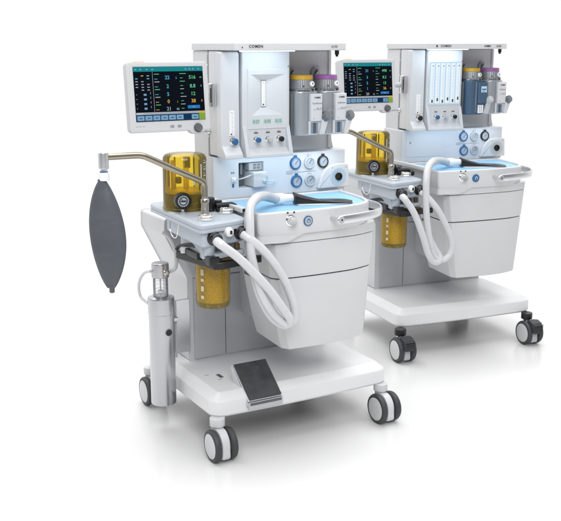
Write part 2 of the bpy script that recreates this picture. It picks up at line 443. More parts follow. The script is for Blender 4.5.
def machine(Mw, label, first):
    t = thing('anaesthesia_machine', label, 'anaesthesia machine', Mw, (0, 0, 0), 'anaesthesia machines side by side')
    # base
    b = MB()
    out = round_poly([(-.002, .050), (.37, .040), (.748, .050), (.748, .69), (-.002, .69)], [.055, .3, .055, .055, .055], 8)
    b.loft([(inset_poly(out, .016), .145), (inset_poly(out, .005), .147), (out, .154), (inset_poly(out, .002), .198), (inset_poly(out, .005), .204), (inset_poly(out, .034), .226), (inset_poly(out, .040), .2275)], BASEW)
    if first:
        for z in (.10, .125): b.box((z-.035, .20-(.125-z)*-2.5, .2273), (z-.018, .204-(.125-z)*-2.5, .2279), GINK, 0)
        b.box((.105, .215, .2272), (.12, .255, .2280), SLOT, 0)
    b.build('base', t)
    u = MB(); u.slab(inset_poly(out, .022), .139, .1455, UND, .002); u.build('bounce_blocker', t)  # added unseen dark plate: cuts floor bounce, deepens the shadow under the cart
    fy = .030 if first else .005
    for x, y in (((.016 if first else .003), fy), (.714 if first else .704, fy), (.008, .641), (.704, .641)): caster_mesh(t, x, y, not first)
    # foot rest
    if first:
        f = MB()
        ang = math.atan2(.098, .125)
        Mp = Matrix.Translation((.197, .0975, .2425)) @ Matrix.Rotation(ang, 4, 'X')
        L = .0805
        f.box((-.069, -L, -.006), (.069, L, .0), AL, .002, mat=Mp)
        f.box((-.065, -L+.003, .0002), (.065, L-.003, .004), PED, .0015, mat=Mp)
        f.box((.128, .032, .160), (.266, .042, .186), LG, .002)
        f.box((.134, .0300, .176), (.260, .034, .185), SLOT, .001)
        for sx in (.1265, .2635):
            prof = round_poly([(.034, .175), (.15, .224), (.166, .285), (.06, .204)], .004)
            f.slab(prof, 0, .004, W, .001, Matrix.Translation((sx-.002, 0, 0)) @ Matrix(((0, 0, 1, 0), (1, 0, 0, 0), (0, 1, 0, 0), (0, 0, 0, 1))))
        f.build('footrest', t)
    # cabinet with flared left cover
    c = MB()
    prof = round_poly([(.690, .229), (.690, .790), (-.002, .790), (-.004, .735), (.083, .560), (.083, .229)][::-1], [.004, .012, .010, .010, .010, .004])
    c.slab(prof, -.68, -.44, W, .004, AX_FRONT)
    c.build('cabinet', t)
    d = MB()
    xs = [(.103, .234), (.237, .52)]
    for x0, x1 in xs: d.box((x0, .4325, .234), (x1, .441, .556), DG, .002)
    d.build('cabinet_door', t)
    d = MB()
    d.slab(round_poly([(.103, .5595), (.52, .5595), (.52, .775), (.020, .775), (.018, .735)], .006), -.441, -.4325, DG, .002, AX_FRONT)
    d.build('cabinet_panel', t)
    # column
    b = MB()
    b.box((.136, .345, .785), (.655, .475, 1.399), W, .006)
    b.box((.132, .250, 1.034), (.395, .332, 1.399), W, .006)
    b.build('column', t)
    b = MB(); b.box((.1335, .3325, .86), (.150, .3445, 1.385), MG, .001)
    for z in (1.02, 1.10, 1.20, 1.28, 1.35): b.cyl((.1336, .3385, z), .003, .0015, CH, '-X', bev=.0003)
    b.build('equipment_rail', t)
    b = MB(); b.cyl((.134, .325, 1.120), .010, .008, CH, '-X'); b.cyl((.127, .325, 1.120), .0045, .05, AL, '-X'); b.cyl((.078, .325, 1.12), .006, .008, CH, '-X')
    b.build('rail_hook', t)
    b = MB()
    b.box((.396, .346, 1.031), (.640, .353, 1.399), BAYG, .001)
    b.box((.3955, .224, 1.031), (.3985, .350, 1.399), BAYG, .0005)
    b.slab(round_poly([(.638, 1.031), (.664, 1.031), (.656, 1.06), (.650, 1.12), (.650, 1.398), (.638, 1.398)], .003), -.40, -.338, W, .003, AX_FRONT)
    for x in (.47, .585): b.box((x-.012, .335, 1.12), (x+.012, .347, 1.34), LG, .003)
    b.build('vaporizer_bay', t)
    # flow panel
    p = MB()
    p.box((.126, .2215, 1.030), (.2010, .262, 1.3975), WC, .010, 3)
    p.box((.2065, .2160 if not first else .2405, 1.030), (.3975, .262, 1.3975), WC, .010 if not first else .002, 3)
    # sloping foot of the panel
    foot = round_poly([(.2000, 1.108), (.2000, 1.052), (.1880, 1.040), (.1880, 1.031), (.2300, 1.031), (.2300, 1.108)][::-1], .004)
    Mx = Matrix.Translation((.2075, .0, 0)) @ Matrix(((0, 0, 1, 0), (1, 0, 0, 0), (0, 1, 0, 0), (0, 0, 0, 1)))
    for x0, x1 in ((.2075, .2225), (.3815, .3970)):
        wed = [(.2155, 1.140), (.1860, 1.036), (.1880, 1.0305), (.2300, 1.0305), (.2300, 1.140)]
        p.slab(round_poly(wed, .004), 0, x1-x0, WC, .003, Matrix.Translation((x0, 0, 0)) @ Matrix(((0, 0, 1, 0), (1, 0, 0, 0), (0, 1, 0, 0), (0, 0, 0, 1))))
    wed = [(.2165, 1.062), (.1880, 1.042), (.1870, 1.0302), (.2300, 1.0302), (.2300, 1.062)]
    p.slab(round_poly(wed, .004), 0, .162, WC, .003, Matrix.Translation((.221, 0, 0)) @ Matrix(((0, 0, 1, 0), (1, 0, 0, 0), (0, 1, 0, 0), (0, 0, 0, 1))))
    wed = [(.2225, 1.075), (.1950, 1.044), (.1940, 1.0302), (.2350, 1.0302), (.2350, 1.075)]
    p.slab(round_poly(wed, .004), 0, .070, WC, .003, Matrix.Translation((.1285, 0, 0)) @ Matrix(((0, 0, 1, 0), (1, 0, 0, 0), (0, 1, 0, 0), (0, 0, 0, 1))))
    p.cyl((.390, .2165, 1.345), .003, .0015, CH, '-Y', bev=.0003)
    if first:
        # raised plate with a funnel round the flow tube
        ox0, ox1, oz0, oz1 = .2285, .3880, 1.130, 1.335
        fx0, fx1, fz0, fz1 = .2420, .3720, 1.176, 1.318
        sx0, sx1, sz0, sz1 = .2905, .3075, 1.205, 1.296
        yf, yi = .2125, .2330
        rings = [(.2065, .3975, 1.030, 1.3975, .245), (.2065, .3975, 1.030, 1.3975, .2220), (.2075, .3965, 1.031, 1.3965, .2182), (.2105, .3935, 1.034, 1.3935, .2165),
                 (ox0-.003, ox1+.003, oz0-.003, oz1+.003, .2165), (ox0, ox1, oz0, oz1, yf), (fx0, fx1, fz0, fz1, yf), (sx0-.002, sx1+.002, sz0-.002, sz1+.002, yi), (sx0-.002, sx1+.002, sz0-.002, sz1+.002, yi+.004)]
        V = []; F = []
        for x0, x1, z0, z1, y in rings: V += [(x0, y, z0), (x1, y, z0), (x1, y, z1), (x0, y, z1)]
        for k in range(len(rings)-1):
            for i in range(4):
                j = (i+1) % 4
                F.append((4*k+i, 4*k+j, 4*k+4+j, 4*k+4+i))
        e = 4*(len(rings)-1); F.append((e, e+1, e+2, e+3))
        p.quads(V, F, WC)
    else:
        p.box((.217, .2135, 1.146), (.386, .2175, 1.345), W, .0015)
        p.box((.2195, .2128, 1.149), (.3835, .2140, 1.342), E_TBK, .0005)
    pn = p.build('flow_panel', t, angle=25)
    flow_tube(pn, .167, 1.108, 1.196, .2215, .0105)
    if first:
        flow_tube(pn, .299, 1.206, 1.295, .2330, .0078)
        for x in (.258, .3035, .348):
            q = MB(); q.box((x-.0148, .2105, 1.1480), (x+.0148, .2135, 1.1625), E_LCD, .0008)
            q.text({.258: '0.27', .3035: '0.00', .348: '0.13'}[x], .0145, MG, front(x, .2104, 1.1552), bold=.0003)
            q.build('display', pn)
    else:
        for k in range(6): flow_tube(pn, .232+k*.0275, 1.155, 1.336, .2110, .0095, E_TUBE, fl=(.003, .010, .002, .012, .004, .014)[k])
    knob(pn, .170, .2215, 1.090, BLUE if first else BK, .0105, .026)
    for x, m in ((.258, BLUE), (.306, LG), (.351, BK)):
        knob(pn, x, .2165, 1.092, m)
        q = MB(); q.box((x-.006, .2155, 1.1135), (x+.010, .2163, 1.1165), INK, 0); q.box((x-.004, .2155, 1.1180), (x+.006, .2163, 1.1195), GINK, 0)
        q.build('knob_marking', pn)
    # shelf
    b = MB()
    sh = round_poly([(.130, .118), (.30, .108), (.48, .112), (.572, .140), (.628, .200), (.652, .300), (.655, .480), (.130, .480)], [.012, .1, .08, .06, .06, .06, .02, .02], 6)
    b.slab(sh, 1.400, 1.4255, W, .0035)
    ts = b.build('top_shelf', t)
    def letter(body, size, m, x, y, z, a, sp=1., bold=.0003, nm='brand_lettering'):
        q = MB(); q.text(body, size, m, Matrix.Translation((x, y, z)) @ Matrix.Rotation(R(a), 4, 'Z') @ AX_FRONT, space=sp, bold=bold); q.build(nm, ts)
    letter('COMEN', .0135, INK, .207 if first else .236, .1118 if first else .1101, 1.4133, -3.3, 1.15, .0001)
    letter('AX-700' if first else 'AX-600', .0105, GINK, .5255, .1240, 1.4126, 17, 1., .0001 if first else .0003, 'model_lettering')
    if not first: letter('COMEN', .010, INK, .455, .1106, 1.4128, 1.5, 1., .0002)
    q = MB()
    if first: q.cyl((.157, .1155, 1.4105), .0022, .0012, INK, '-Y', bev=.0003)
    else: q.box((.188, .1110, 1.4095), (.194, .1140, 1.4170), INK, 0)
    q.build('front_mark', ts)
    q = MB(); q.cyl((.585, .20, 1.384), .008, .018, BK); q.cyl((.585, .20, 1.377), .005, .010, BK)
    q.build('shelf_knob', ts)
    q = MB(); q.box((.17, .150, 1.3965), (.38, .165, 1.4005), E_LED, .001)
    q.build('lamp_strip', ts)
    # gauge box
    b = MB()
    gx0, gx1, gz0, gz1, gy, gb = .124, .688, .872, 1.0285, .290, .465
    if first: hx0, hx1, hz0, hz1 = .226, .332, .908, 1.004
    hole = first
    outl = round_poly([(gx0, gz0), (gx1, gz0), (gx1, gz1), (gx0, gz1)], .007, 4)
    if hole:
        # front plate as four butted strips, the box body behind it
        b.slab(outl, -gb, -(gy+.074), W, .004, AX_FRONT)
        V = []; F = []
        bev = .006
        rings = [[(gx0, gz0, gy+.0745), (gx1, gz0, gy+.0745), (gx1, gz1, gy+.0745), (gx0, gz1, gy+.0745)],
                 [(gx0, gz0, gy+bev), (gx1, gz0, gy+bev), (gx1, gz1, gy+bev), (gx0, gz1, gy+bev)],
                 [(gx0+bev*.3, gz0+bev*.3, gy+bev*.3), (gx1-bev*.3, gz0+bev*.3, gy+bev*.3), (gx1-bev*.3, gz1-bev*.3, gy+bev*.3), (gx0+bev*.3, gz1-bev*.3, gy+bev*.3)],
                 [(gx0+bev, gz0+bev, gy), (gx1-bev, gz0+bev, gy), (gx1-bev, gz1-bev, gy), (gx0+bev, gz1-bev, gy)],
                 [(hx0, hz0, gy), (hx1, hz0, gy), (hx1, hz1, gy), (hx0, hz1, gy)],
                 [(hx0+.002, hz0+.002, gy+.002), (hx1-.002, hz0+.002, gy+.002), (hx1-.002, hz1-.002, gy+.002), (hx0+.002, hz1-.002, gy+.002)],
                 [(hx0+.004, hz0+.004, gy+.07), (hx1-.004, hz0+.004, gy+.07), (hx1-.004, hz1-.004, gy+.07), (hx0+.004, hz1-.004, gy+.07)]]
        for r_ in rings: V += [(x, y, z) for x, z, y in r_]
        for k in range(len(rings)-1):
            for i in range(4):
                j = (i+1) % 4
                F.append((4*k+i, 4*k+j, 4*k+4+j, 4*k+4+i))
        e = 4*(len(rings)-1); F.append((e, e+1, e+2, e+3))
        b.quads(V, F, WC)
        # thin raised frame left of the opening
        b.slab(round_poly([(.186, .898), (.340, .898), (.340, 1.010), (.186, 1.010)], .006), -(gy+.0005), -(gy-.0008), WC, .0005, AX_FRONT) if False else None
    else:
        b.slab(outl, -gb, -gy, WC, .006, AX_FRONT)
        # blank cover plate with a joint round it
        b.slab(round_poly([(.150, .900), (.345, .900), (.345, 1.008), (.150, 1.008)], .004), -(gy+.001), -(gy-.0015), WC, .0008, AX_FRONT)
        b.cyl((.172, gy-.0012, .968), .0045, .0015, MG, '-Y', bev=.0004)
    # printed lines by the gauges
    b.box((.425, gy-.0007, .9525), (.555, gy+.0005, .9540), GINK, 0)
    for z in (.958, .948): b.box((.425, gy-.0007, z), (.452, gy+.0005, z+.0015), GINK, 0)
    # raised port block
    b.slab(round_poly([(.556, .8865), (.697, .8865), (.692, .975), (.640, .978), (.596, .968), (.572, .940)], [.006, .008, .012, .02, .03, .03], 5), -(gy+.002), -(gy-.018), W, .005, AX_FRONT)
    gp = b.build('gauge_panel', t, angle=30)
    for x, z, m, a in ((.463, .988, BLUE, -40), (.524, .987, LG, -35), (.584, .987, BK, -50), (.468, .920, BLUE, -30), (.527, .920, LG, -45)):
        gauge(gp, x, z, m, gy, a)
    q = MB(); M = front(.645, gy-.018, .928)
    q.lathe([(.0345, -.002), (.0345, .0015), (.032, .0025), (.024, .001), (.014, -.0005)], PORTM if first else LG, M, 40, cap=False)
    q.lathe([(.0150, -.0005), (.0150, .006), (.0125, .0065), (.0120, .001), (0, .001)], BK, M, 32, cap=False)
    for sx in (-.026, .034): q.cyl((.645+sx, gy-.0175, .962), .0022, .0012, GINK, '-Y', bev=.0003)
    q.build('gas_port', gp)
    if first:
        q = MB(); q.box((.2310, .330, .913), (.268, .3585, .999), SLOT, .002)
        q.box((.236, .322, .960), (.243, .332, .996), MG, .001); q.box((.250, .322, .955), (.258, .332, .996), MG, .001)
        q.cyl((.240, .335, .940), .006, .018, BK, '-Y')
        q.box((.274, .262, .913), (.330, .3585, .968), W, .004)
        q.box((.274, .300, .970), (.329, .3585, .999), LG, .003)
        for i in range(2):
            for j in range(2): q.box((.292+i*.016, .2985, .976+j*.011), (.304+i*.016, .3005, .984+j*.011), GINK, .0005)
        q.build('sampling_module', gp)
        q = MB(); q.box((.196, .281, .934), (.212, .292, .952), WHT, .003); q.cyl((.204, .284, .945), .006, .012, WHT, '-Y')
        q.box((.196, .2890, .965), (.201, .2902, .972), GINK, 0); q.box((.204, .2890, .965), (.209, .2902, .972), GINK, 0)
        q.box((.200, .2890, .915), (.208, .2902, .928), BLUE, .0005)
        q.build('sampling_inlet', gp)
        q = MB()
        q.tube([(.204, .274, .945), (.225, .262, .950), (.262, .252, .962), (.300, .250, .962), (.322, .250, .950), (.318, .256, .930)], .0022, CLR, 8)
        q.tube([(.318, .258, .940), (.335, .255, .934), (.36, .262, .931), (.372, .284, .930)], .0022, LBL, 8)
        q.cyl((.316, .262, .936), .007, .012, LBL, '-Y'); q.cyl((.316, .251, .936), .0035, .006, E_GR if False else LG, '-Y')
        q.build('sampling_line', gp)
    # work table
    b = MB()
    out = round_poly(TRAY, [.012, .1, .06, .05, .05, .06, .06, .004, .004], 6)
    RR = [.012, .1, .06, .05, .05, .06, .06, .004, .004]
    def ti(d): return round_poly(inset_poly(TRAY, d), RR, 6)
    ins = ti(.017)
    b.loft([(ti(.022), .792), (ti(.008), .7945), (ti(.003), .806), (out, .835), (out, .866), (ti(.002), .8725), (ti(.006), .8755), (ti(.013), .8755), (ti(.016), .8725), (ins, .866)], W)
    # deeper left half of the front, its lower edge sweeping up in an arch
    arch = [(.132, .793), (.132, .7735), (.250, .770), (.275, .7715), (.300, .777), (.330, .787), (.36, .795)]
    b.slab(list(reversed([(x, z) for x, z in arch])), .0395-.20, .0395, W, .004, AX_FRONT) if False else None
    b.loft([([(p[0], p[1]) for p in round_poly([(.134, -.034), (.240+.06*k, -.043), (.28+.06*k, -.02), (.28+.06*k, .18), (.134, .18)], .014)], z) for k, z in ((0, .770), (.1, .7705), (.6, .784), (1.3, .797))], W)
    wt = b.build('work_table', t, angle=30)
    q = MB(); q.slab(ti(.0175), .8600, .8685, SKY, .0005); q.build('table_mat', wt)
    q = MB(); M = Matrix.Translation((.250, -.047, .845)) @ Matrix.Rotation(R(-3), 4, 'Z') @ AX_FRONT
    q.lathe([(.0195, -.003), (.0195, .002), (.0175, .003), (.0155, .004), (.0155, .022), (.0140, .025), (0, .0245)], CH, M, 40, cap=False, ribs=20, ribamp=-.0004)
    for a, c_ in ((-.012, 'square'), (.012, 'square')): q.box((a-.003, .024, .0022), (a+.003, .030, .0030), INK, 0, mat=M)
    q.build('knob', wt)
    q = MB(); M = Matrix.Translation((.316, -.0515, .838)) @ Matrix.Rotation(R(0), 4, 'Z') @ AX_FRONT
    q.lathe([(.0175, -.003), (.0175, .0025), (.0155, .0035), (.0140, .003)], BLUE, M, 40, cap=False)
    q.lathe([(.0142, .0028), (.012, .0045), (0, .0048)], FACE if first else BLUE, M, 40, cap=False)
    q.tube([(.0065*math.cos(a*.5), .0065*math.sin(a*.5), .0049) for a in range(-2, 10)], .0008, INK if first else WHT, 6, mat=M)
    q.box((-.0008, .002, .0046), (.0008, .009, .0054), INK if first else WHT, 0, mat=M)
    q.build('push_button', wt)
    q = MB()
    q.cyl((.412, -.048, .838), .0075, .045, AL, '-Y')
    q.tube([(.420, -.093, .838), (.50, -.088, .840), (.585, -.066, .842), (.638, -.022, .843), (.670, .042, .844), (.674, .110, .845), (.655, .165, .846)], .0150, AL, 24, flat=(.36, 1.0))
    q.cyl((.421, -.0870, .838), .0150, .0112, AL, '-Y', bev=.003); q.cyl((.423, -.0978, .838), .0035, .0008, INK, '-Y', bev=.0002)
    q.build('handle', wt)
    q = MB(); q.box((.112, .050, .866), (.136, .420, .884), W, .004); q.cyl((.124, .0508, .875), .006, .003, BK, '-Y', bev=.0006)
    q.build('side_rail', wt)
    # drawers under the table
    def dsec(z, g=0):
        k = (z-.36)/.415
        xl = .288-.086*k**.8; xr = .634+.008*k; yf = .020-.042*k
        return round_poly([(xl-.004+g, .262), (xl-.018+g, yf+.030), (xl+g, yf+g), (xl+.15, yf-.010+g), (xr-.10, yf-.004+g), (xr-g, yf+.035), (xr-g, .262)], [.004, .004, .004, .1, .1, .03, .01], 5)
    for z0, z1, nm in ((.362, .631, 'drawer'), (.6345, .760, 'drawer')):
        b = MB()
        zs = [z0+.0], [z1]
        n = 5
        b.loft([(dsec(z0, .006), z0-.000), (dsec(z0+.004, .0015), z0+.002)]+[(dsec(z0+.006+(z1-z0-.010)*k/n), z0+.006+(z1-z0-.010)*k/n) for k in range(n+1)]+[(dsec(z1, .002), z1)], W)
        b.build(nm, t, angle=30)
    b = MB(); b.loft([(dsec(.7630, .0015), .7625), (dsec(.764), .764), (dsec(.7975), .7975)], W); b.build('apron', wt, angle=30)
    b = MB(); b.box((.30, .06, .40), (.575, .436, .79), LG, .004); b.box((.225, .03, .6), (.60, .25, .665), SLOT, 0); b.box((.225, .01, .74), (.61, .25, .78), SLOT, 0)
    b.build('drawer_housing', t)
    # monitor
    cy, gr, orr, wh = E_CY, E_GR, E_OR, E_WH
    nums = [(.80, ('22', cy, '516', gr, '5', 'm')), (.62, ('2', cy, '8.8', gr, '', '4')), (.455, ('5', cy, '12', gr, '', '')), (.29, ('0', orr, '38', orr, '1', '10')), (.12+.02, ('', wh, '', wh, '', ''))]
    nums = [(.80, ('22', cy, '516', gr, '5', 'm')), (.635, ('2', cy, '8.8', gr, '', '4')), (.49, ('5', cy, '12', gr, '', '')), (.355, ('0', orr, '38', orr, '1', '0')), (.22, ('21', wh, ' ', wh, '80', ''))]
    if not first: nums = [(.80, ('21', cy, '498', gr, '4', 'm')), (.635, ('3', cy, '8.2', gr, '', '3')), (.49, ('5', cy, '13', gr, '', '')), (.355, ('1', cy, '36', orr, '', '0')), (.22, ('20', wh, ' ', wh, '78', ''))]
    if first: monitor(t, Mw, (-.0925, .152, 1.2535), R(0), R(6), nums)
    else: monitor(t, Mw, (-.124, .160, 1.2455), R(3), R(6), nums)
    return t

# ------------------------------------------------------------------ vaporizers
def vaporizer(Mw, x, label, ringm, bodym, frontm, words, ring=False):
    B = (x, .262, 1.098)
    t = thing('vaporizer', label, 'vaporizer', Mw, B, 'vaporizers hanging in the bays')
    t.scale = (.90, 1, 1)
    b = MB()
    out = round_poly([(-.055, -.052), (-.035, -.068), (.030, -.068), (.052, -.052), (.052, .045), (-.055, .045)], [.03, .03, .03, .03, .01, .01], 6)
    b.slab(out, .0, .158, bodym, .005)
    b.box((-.030, .04, .03), (.030, .074, .15), LG, .004)
    b.box((-.0085, -.0705, .010), (-.0030, -.055, .152), MG, .001); b.box((-.050, -.048, .152), (.050, .04, .1595), MG, .002)
    b.box((-.0562, -.030, .0), (-.0535, .02, .15), MG, .001)
    body = b.build('body', t)
    f = MB()
    fr = round_poly([(-.002, -.050), (-.002, -.086), (.052, -.086), (.052, -.050)], [.004, .008, .008, .004], 4)
    f.slab(fr, .052, .150, frontm, .003)
    dark = frontm is SLATE
    f.slab(round_poly([(-.006, -.050), (-.006, -.076), (.0525, -.076), (.0525, -.05)], .004), .004, .0525, frontm, .003)
    if dark:
        f.box((.012, -.0868, .104), (.046, -.0855, .132), LBL, .0006); f.box((.017, -.0872, .115), (.042, -.0866, .121), SLATE, 0); f.box((.017, -.0872, .108), (.035, -.0866, .1105), SLATE, 0)
    else:
        f.text(words[0], .0078, INK, front(.026, -.0861, .136), bold=.0003)
        f.text(words[1], .0095, GINK, front(.025, -.0861, .116), bold=.0001)
        f.box((.006, -.0866, .093), (.046, -.0858, .0938), GINK, 0)
        f.text(words[2], .006, GINK, front(.034, -.0861, .098), bold=0)
        f.text(words[3], .006, GINK, front(.010, -.0861, .062), bold=0)
    f.build('front_block', body)
    g = MB()
    g.box((.002, -.0775, .008), (.036, -.0755, .046), WHT if dark else MG, .001)
    if not dark: g.box((.012, -.0782, .008), (.026, -.0772, .046), SLATE, .0008)
    else: g.box((.012, -.0782, .012), (.014, -.0772, .042), MG, 0); g.box((.022, -.0782, .012), (.024, -.0772, .042), MG, 0)
    g.build('sight_glass', body)
    s = MB()
    fl = [(.036, .004), (.058, .004), (.0805, .064), (.052, .074)]
    s.slab(round_poly(fl, .004), .060, .090, frontm if not dark else LG, .003, AX_FRONT)
    Mc = Matrix.Translation((.0640, -.082, .066)) @ Matrix.Rotation(R(20), 4, 'Y') @ Matrix.Rotation(R(56), 4, 'X')
    s.lathe([(.0185, -.004), (.0185, .008), (.0170, .010), (.0170, .016), (.0150, .019), (0, .0195)], MGF if not dark else LG, Mc, 40, cap=False, ribs=20, ribamp=-.0008)
    s.build('filler_spout', body)
    if ring:
        s = MB(); s.tube([(.088+.012*math.cos(a*math.pi/6), -.088, .080+.012*math.sin(a*math.pi/6)) for a in range(13)], .0022, MG, 8); s.build('filler_ring', body)
    d = MB()
    M0 = Matrix.Translation((0, -.010, 0))
    d.lathe([(.049, .158), (.054, .160), (.054, .164), (.049, .166)], CH, M0, 48)
    d.lathe([(.0495, .166), (.050, .170), (.046, .198), (.044, .199)], DIALG, M0, 80, ribs=40, ribamp=-.0012)
    d.lathe([(.0455, .1985), (.0465, .200), (.0455, .2125), (.043, .2145), (0, .215)], ringm, M0, 48, cap=False)
    d.build('dial', t)
    k = MB(); Mk = Matrix.Translation((.018, -.0600, .184)) @ Matrix.Rotation(R(-9), 4, 'X') @ AX_FRONT
    k.lathe([(.0095, -.012), (.0095, .003), (.008, .0045), (0, .0047)], WHT, Mk, 32, cap=False)
    k.text('0', .010, INK, Mk @ Matrix.Translation((0, 0, .0048)), bold=.0004)
    k.box((.008, -.0640, .158), (.028, -.056, .172), CH, .002); k.box((.013, -.0650, .159), (.023, -.063, .167), INK, .001); k.cyl((-.020, -.0555, .176), .003, .003, INK, '-Y')
    k.build('dial_button', t)
    l = MB()
    l.slab(round_poly([(-.036, .195), (-.036, .226), (-.028, .238), (-.006, .236), (.0, .228), (-.018, .224), (-.020, .195)][::-1], .004), -.052, -.036, MG, .003, AX_FRONT)
    l.build('lock_lever', t)
    return t

# ------------------------------------------------------------------ breathing unit
def breathing_unit(Mw, label, arm_label=None):
    B = (0.02, .20, .52)
    t = thing('breathing_unit', label, 'breathing unit', Mw, B, 'breathing units on the left of the machines')
    def bd(mb, name, par=None, ang=35): return mb.build(name, par or t, angle=ang, base=B if (par is None or par is t) else B)
    b = MB()
    out = round_poly([(-.088, -.060), (.102, -.022), (.128, .425), (-.070, .432)], [.030, .030, .03, .03], 6)
    b.loft([(inset_poly(out, .008), .830), (out, .833), (out, .8405), (inset_poly(out, .003), .8425), (inset_poly(out, .003), .845), (inset_poly(out, .0005), .847), (inset_poly(out, .0005), .856), (inset_poly(out, .004), .8605), (inset_poly(out, .010), .8625), (inset_poly(out, .012), .8615)], BLUEG)
    low = round_poly([(-.076, -.046), (.094, -.012), (.112, .30), (-.058, .30)], [.025, .025, .02, .02], 5)
    b.slab(low, .783, .832, BLUEG, .006)
    # stepped shoulder below
    b.slab(round_poly([(-.058, -.010), (.080, .012), (.092, .22), (-.040, .22)], .015), .735, .785, BLUEG, .006)
    b.slab(round_poly([(-.032, -.052), (.086, -.030), (.088, .03), (-.03, .01)], .008), .742, .760, BLUEG, .005)
    b.cyl((-.036, -.014, .748), .018, .04, BLUEG)
    # wire loop on the left side
    blk = bd(b, 'absorber_block')
    w = MB()
    w.tube([(-.080, .205, .832), (-.083, .200, .800), (-.083, .180, .783), (-.083, .152, .783), (-.083, .137, .800), (-.081, .132, .832)], .0016, CH, 8)
    bd(w, 'wire_loop')
    # bellows
    C = (0, .255, 0); D = Matrix.Translation(C)
    b = MB()
    prof = [(.0785, .862), (.080, .864), (.080, .869), (.0775, .871), (.0765, 1.030), (.0745, 1.043), (.068, 1.051), (.058, 1.0545), (.045, 1.055), (.030, 1.056), (.012, 1.057), (0, 1.057)]
    b.lathe(prof, AMB, D, 64, cap=False)
    dome = bd(b, 'bellows_dome')
    b = MB()
    p2 = [(.066, .8635)]
    for k in range(5): p2 += [(.069, .866+k*.0105), (.055, .871+k*.0105)]
    b.lathe(p2+[(.066, .919)], AMD, D, 56)
    b.lathe([(.068, .919), (.0695, .921), (.0695, .927), (.066, .929), (0, .930)], AMS, D, 56, cap=False)
    bd(b, 'bellows', dome)
    b = MB()
    b.cyl((.012, .272, .93), .010, .11, AMS); b.cyl((-.03, .285, .93), .007, .10, AMS)
    b.box((.004, .262, 1.000), (.026, .282, 1.04), AMD, .004); b.box((-.045, .22, .955), (-.026, .24, .978), AMD, .004)
    b.cyl((-.012, .212, .930), .003, .055, AMS)
    for a, m in ((100, AMD), (150, AMS), (35, AMD), (200, AMS), (-60, AMD)):  # added thin rods standing in for dark and bright reflection streaks in the dome
        b.box((.0+.062*math.cos(R(a))-.0022, .255+.062*math.sin(R(a))-.003, .930), (.0+.062*math.cos(R(a))+.0022, .255+.062*math.sin(R(a))+.003, 1.036), m, .001)
    bd(b, 'dome_posts_and_streaks', dome)
    # white scale marks on the dome
    b = MB()
    def on(a, z, w, h, m):
        T = Matrix.Translation((C[0], C[1], z)) @ Matrix.Rotation(a, 4, 'Z') @ Matrix.Translation((.0778, 0, 0))
        b.box((-.0004, -w/2, -h/2), (.0004, w/2, h/2), m, 0, mat=T)
    a0 = R(-68)
    on(a0, .970, .0030, .105, WHT); on(a0+R(26), .985, .0018, .09, WHT)
    for k in range(5): on(a0+R(14), .938+k*.022, .010, .0022, WHT); on(a0+R(14), .946+k*.022, .005, .0014, WHT)
    on(a0-R(22), .962, .0030, .02, WHT)
    bd(b, 'scale', dome)
    # manometer on its stalk
    b = MB()
    Mg = Matrix.Translation((-.050, .160, .905)) @ Matrix.Rotation(R(-8), 4, 'Z') @ AX_FRONT
    b.cyl((-.046, .172, .860), .005, .03, CH); b.lathe([(.009, .860), (.009, .866), (.006, .868)], CH, Matrix.Translation((-.046, .172, 0)), 24)
    b.lathe([(.0, -.018), (.026, -.018), (.0290, -.014), (.0290, .004), (.0275, .007), (.0215, .008), (.0195, .005)], BK, Mg, 48, cap=False)
    b.lathe([(0, .0045), (.0195, .0045)], FACE, Mg, 40, cap=False)
    b.lathe([(.0115, .0049), (.0150, .0049)], INK, Mg, 40, cap=False)
    b.box((-.010, -.003, .0047), (.010, .0025, .0053), INK, 0, mat=Mg); b.box((-.0008, -.004, .005), (.0008, .014, .0058), INK, 0, mat=Mg @ Matrix.Rotation(R(40), 4, 'Z'))
    for k in range(16): b.box((-.0005, .0160, .0047), (.0005, .0190, .0053), INK, 0, mat=Mg @ Matrix.Rotation(R(k*22.5), 4, 'Z'))
    bd(b, 'manometer')
    # flow valves
    for x, y in ((-.034, .012), (.080, .096)):
        b = MB(); D2 = Matrix.Translation((x, y, 0))
        b.lathe([(.020, .860), (.0255, .862), (.0255, .868), (.0245, .869), (.0245, .8765), (.0225, .8785), (.0195, .879), (.0185, .877)], CH, D2, 48, cap=False, ribs=12, ribamp=-.001)
        b.lathe([(0, .8768), (.0190, .8768)], AMS, D2, 40, cap=False)
        b.lathe([(.004, .8772), (.012, .8772), (.012, .8776), (.004, .8776)], FACE, D2, 32, cap=False)
        bd(b, 'flow_valve')
    # black valve and hose fittings behind
    b = MB()
    b.lathe([(.019, .861), (.019, .868), (.0165, .870), (.0165, .892), (.0185, .893), (.0185, .906), (.016, .909), (0, .909)], BK, Matrix.Translation((.050, .165, 0)), 40, cap=False, ribs=20, ribamp=-.0008)
    b.cyl((.066, .150, .878), .012, .05, BK, 'X'); b.tube([(.11, .150, .878), (.125, .145, .880), (.128, .12, .876), (.118, .10, .870)], .010, BK)
    b.cyl((.095, .19, .862), .014, .03, BK); b.tube([(.05, .20, .875), (.06, .26, .905), (.05, .30, .90)], .005, BK)
    b.box((.062, .126, .861), (.086, .146, .874), BK, .003); b.cyl((.075, .12, .872), .008, .018, CH, '-Y')
    bd(b, 'pressure_valve')
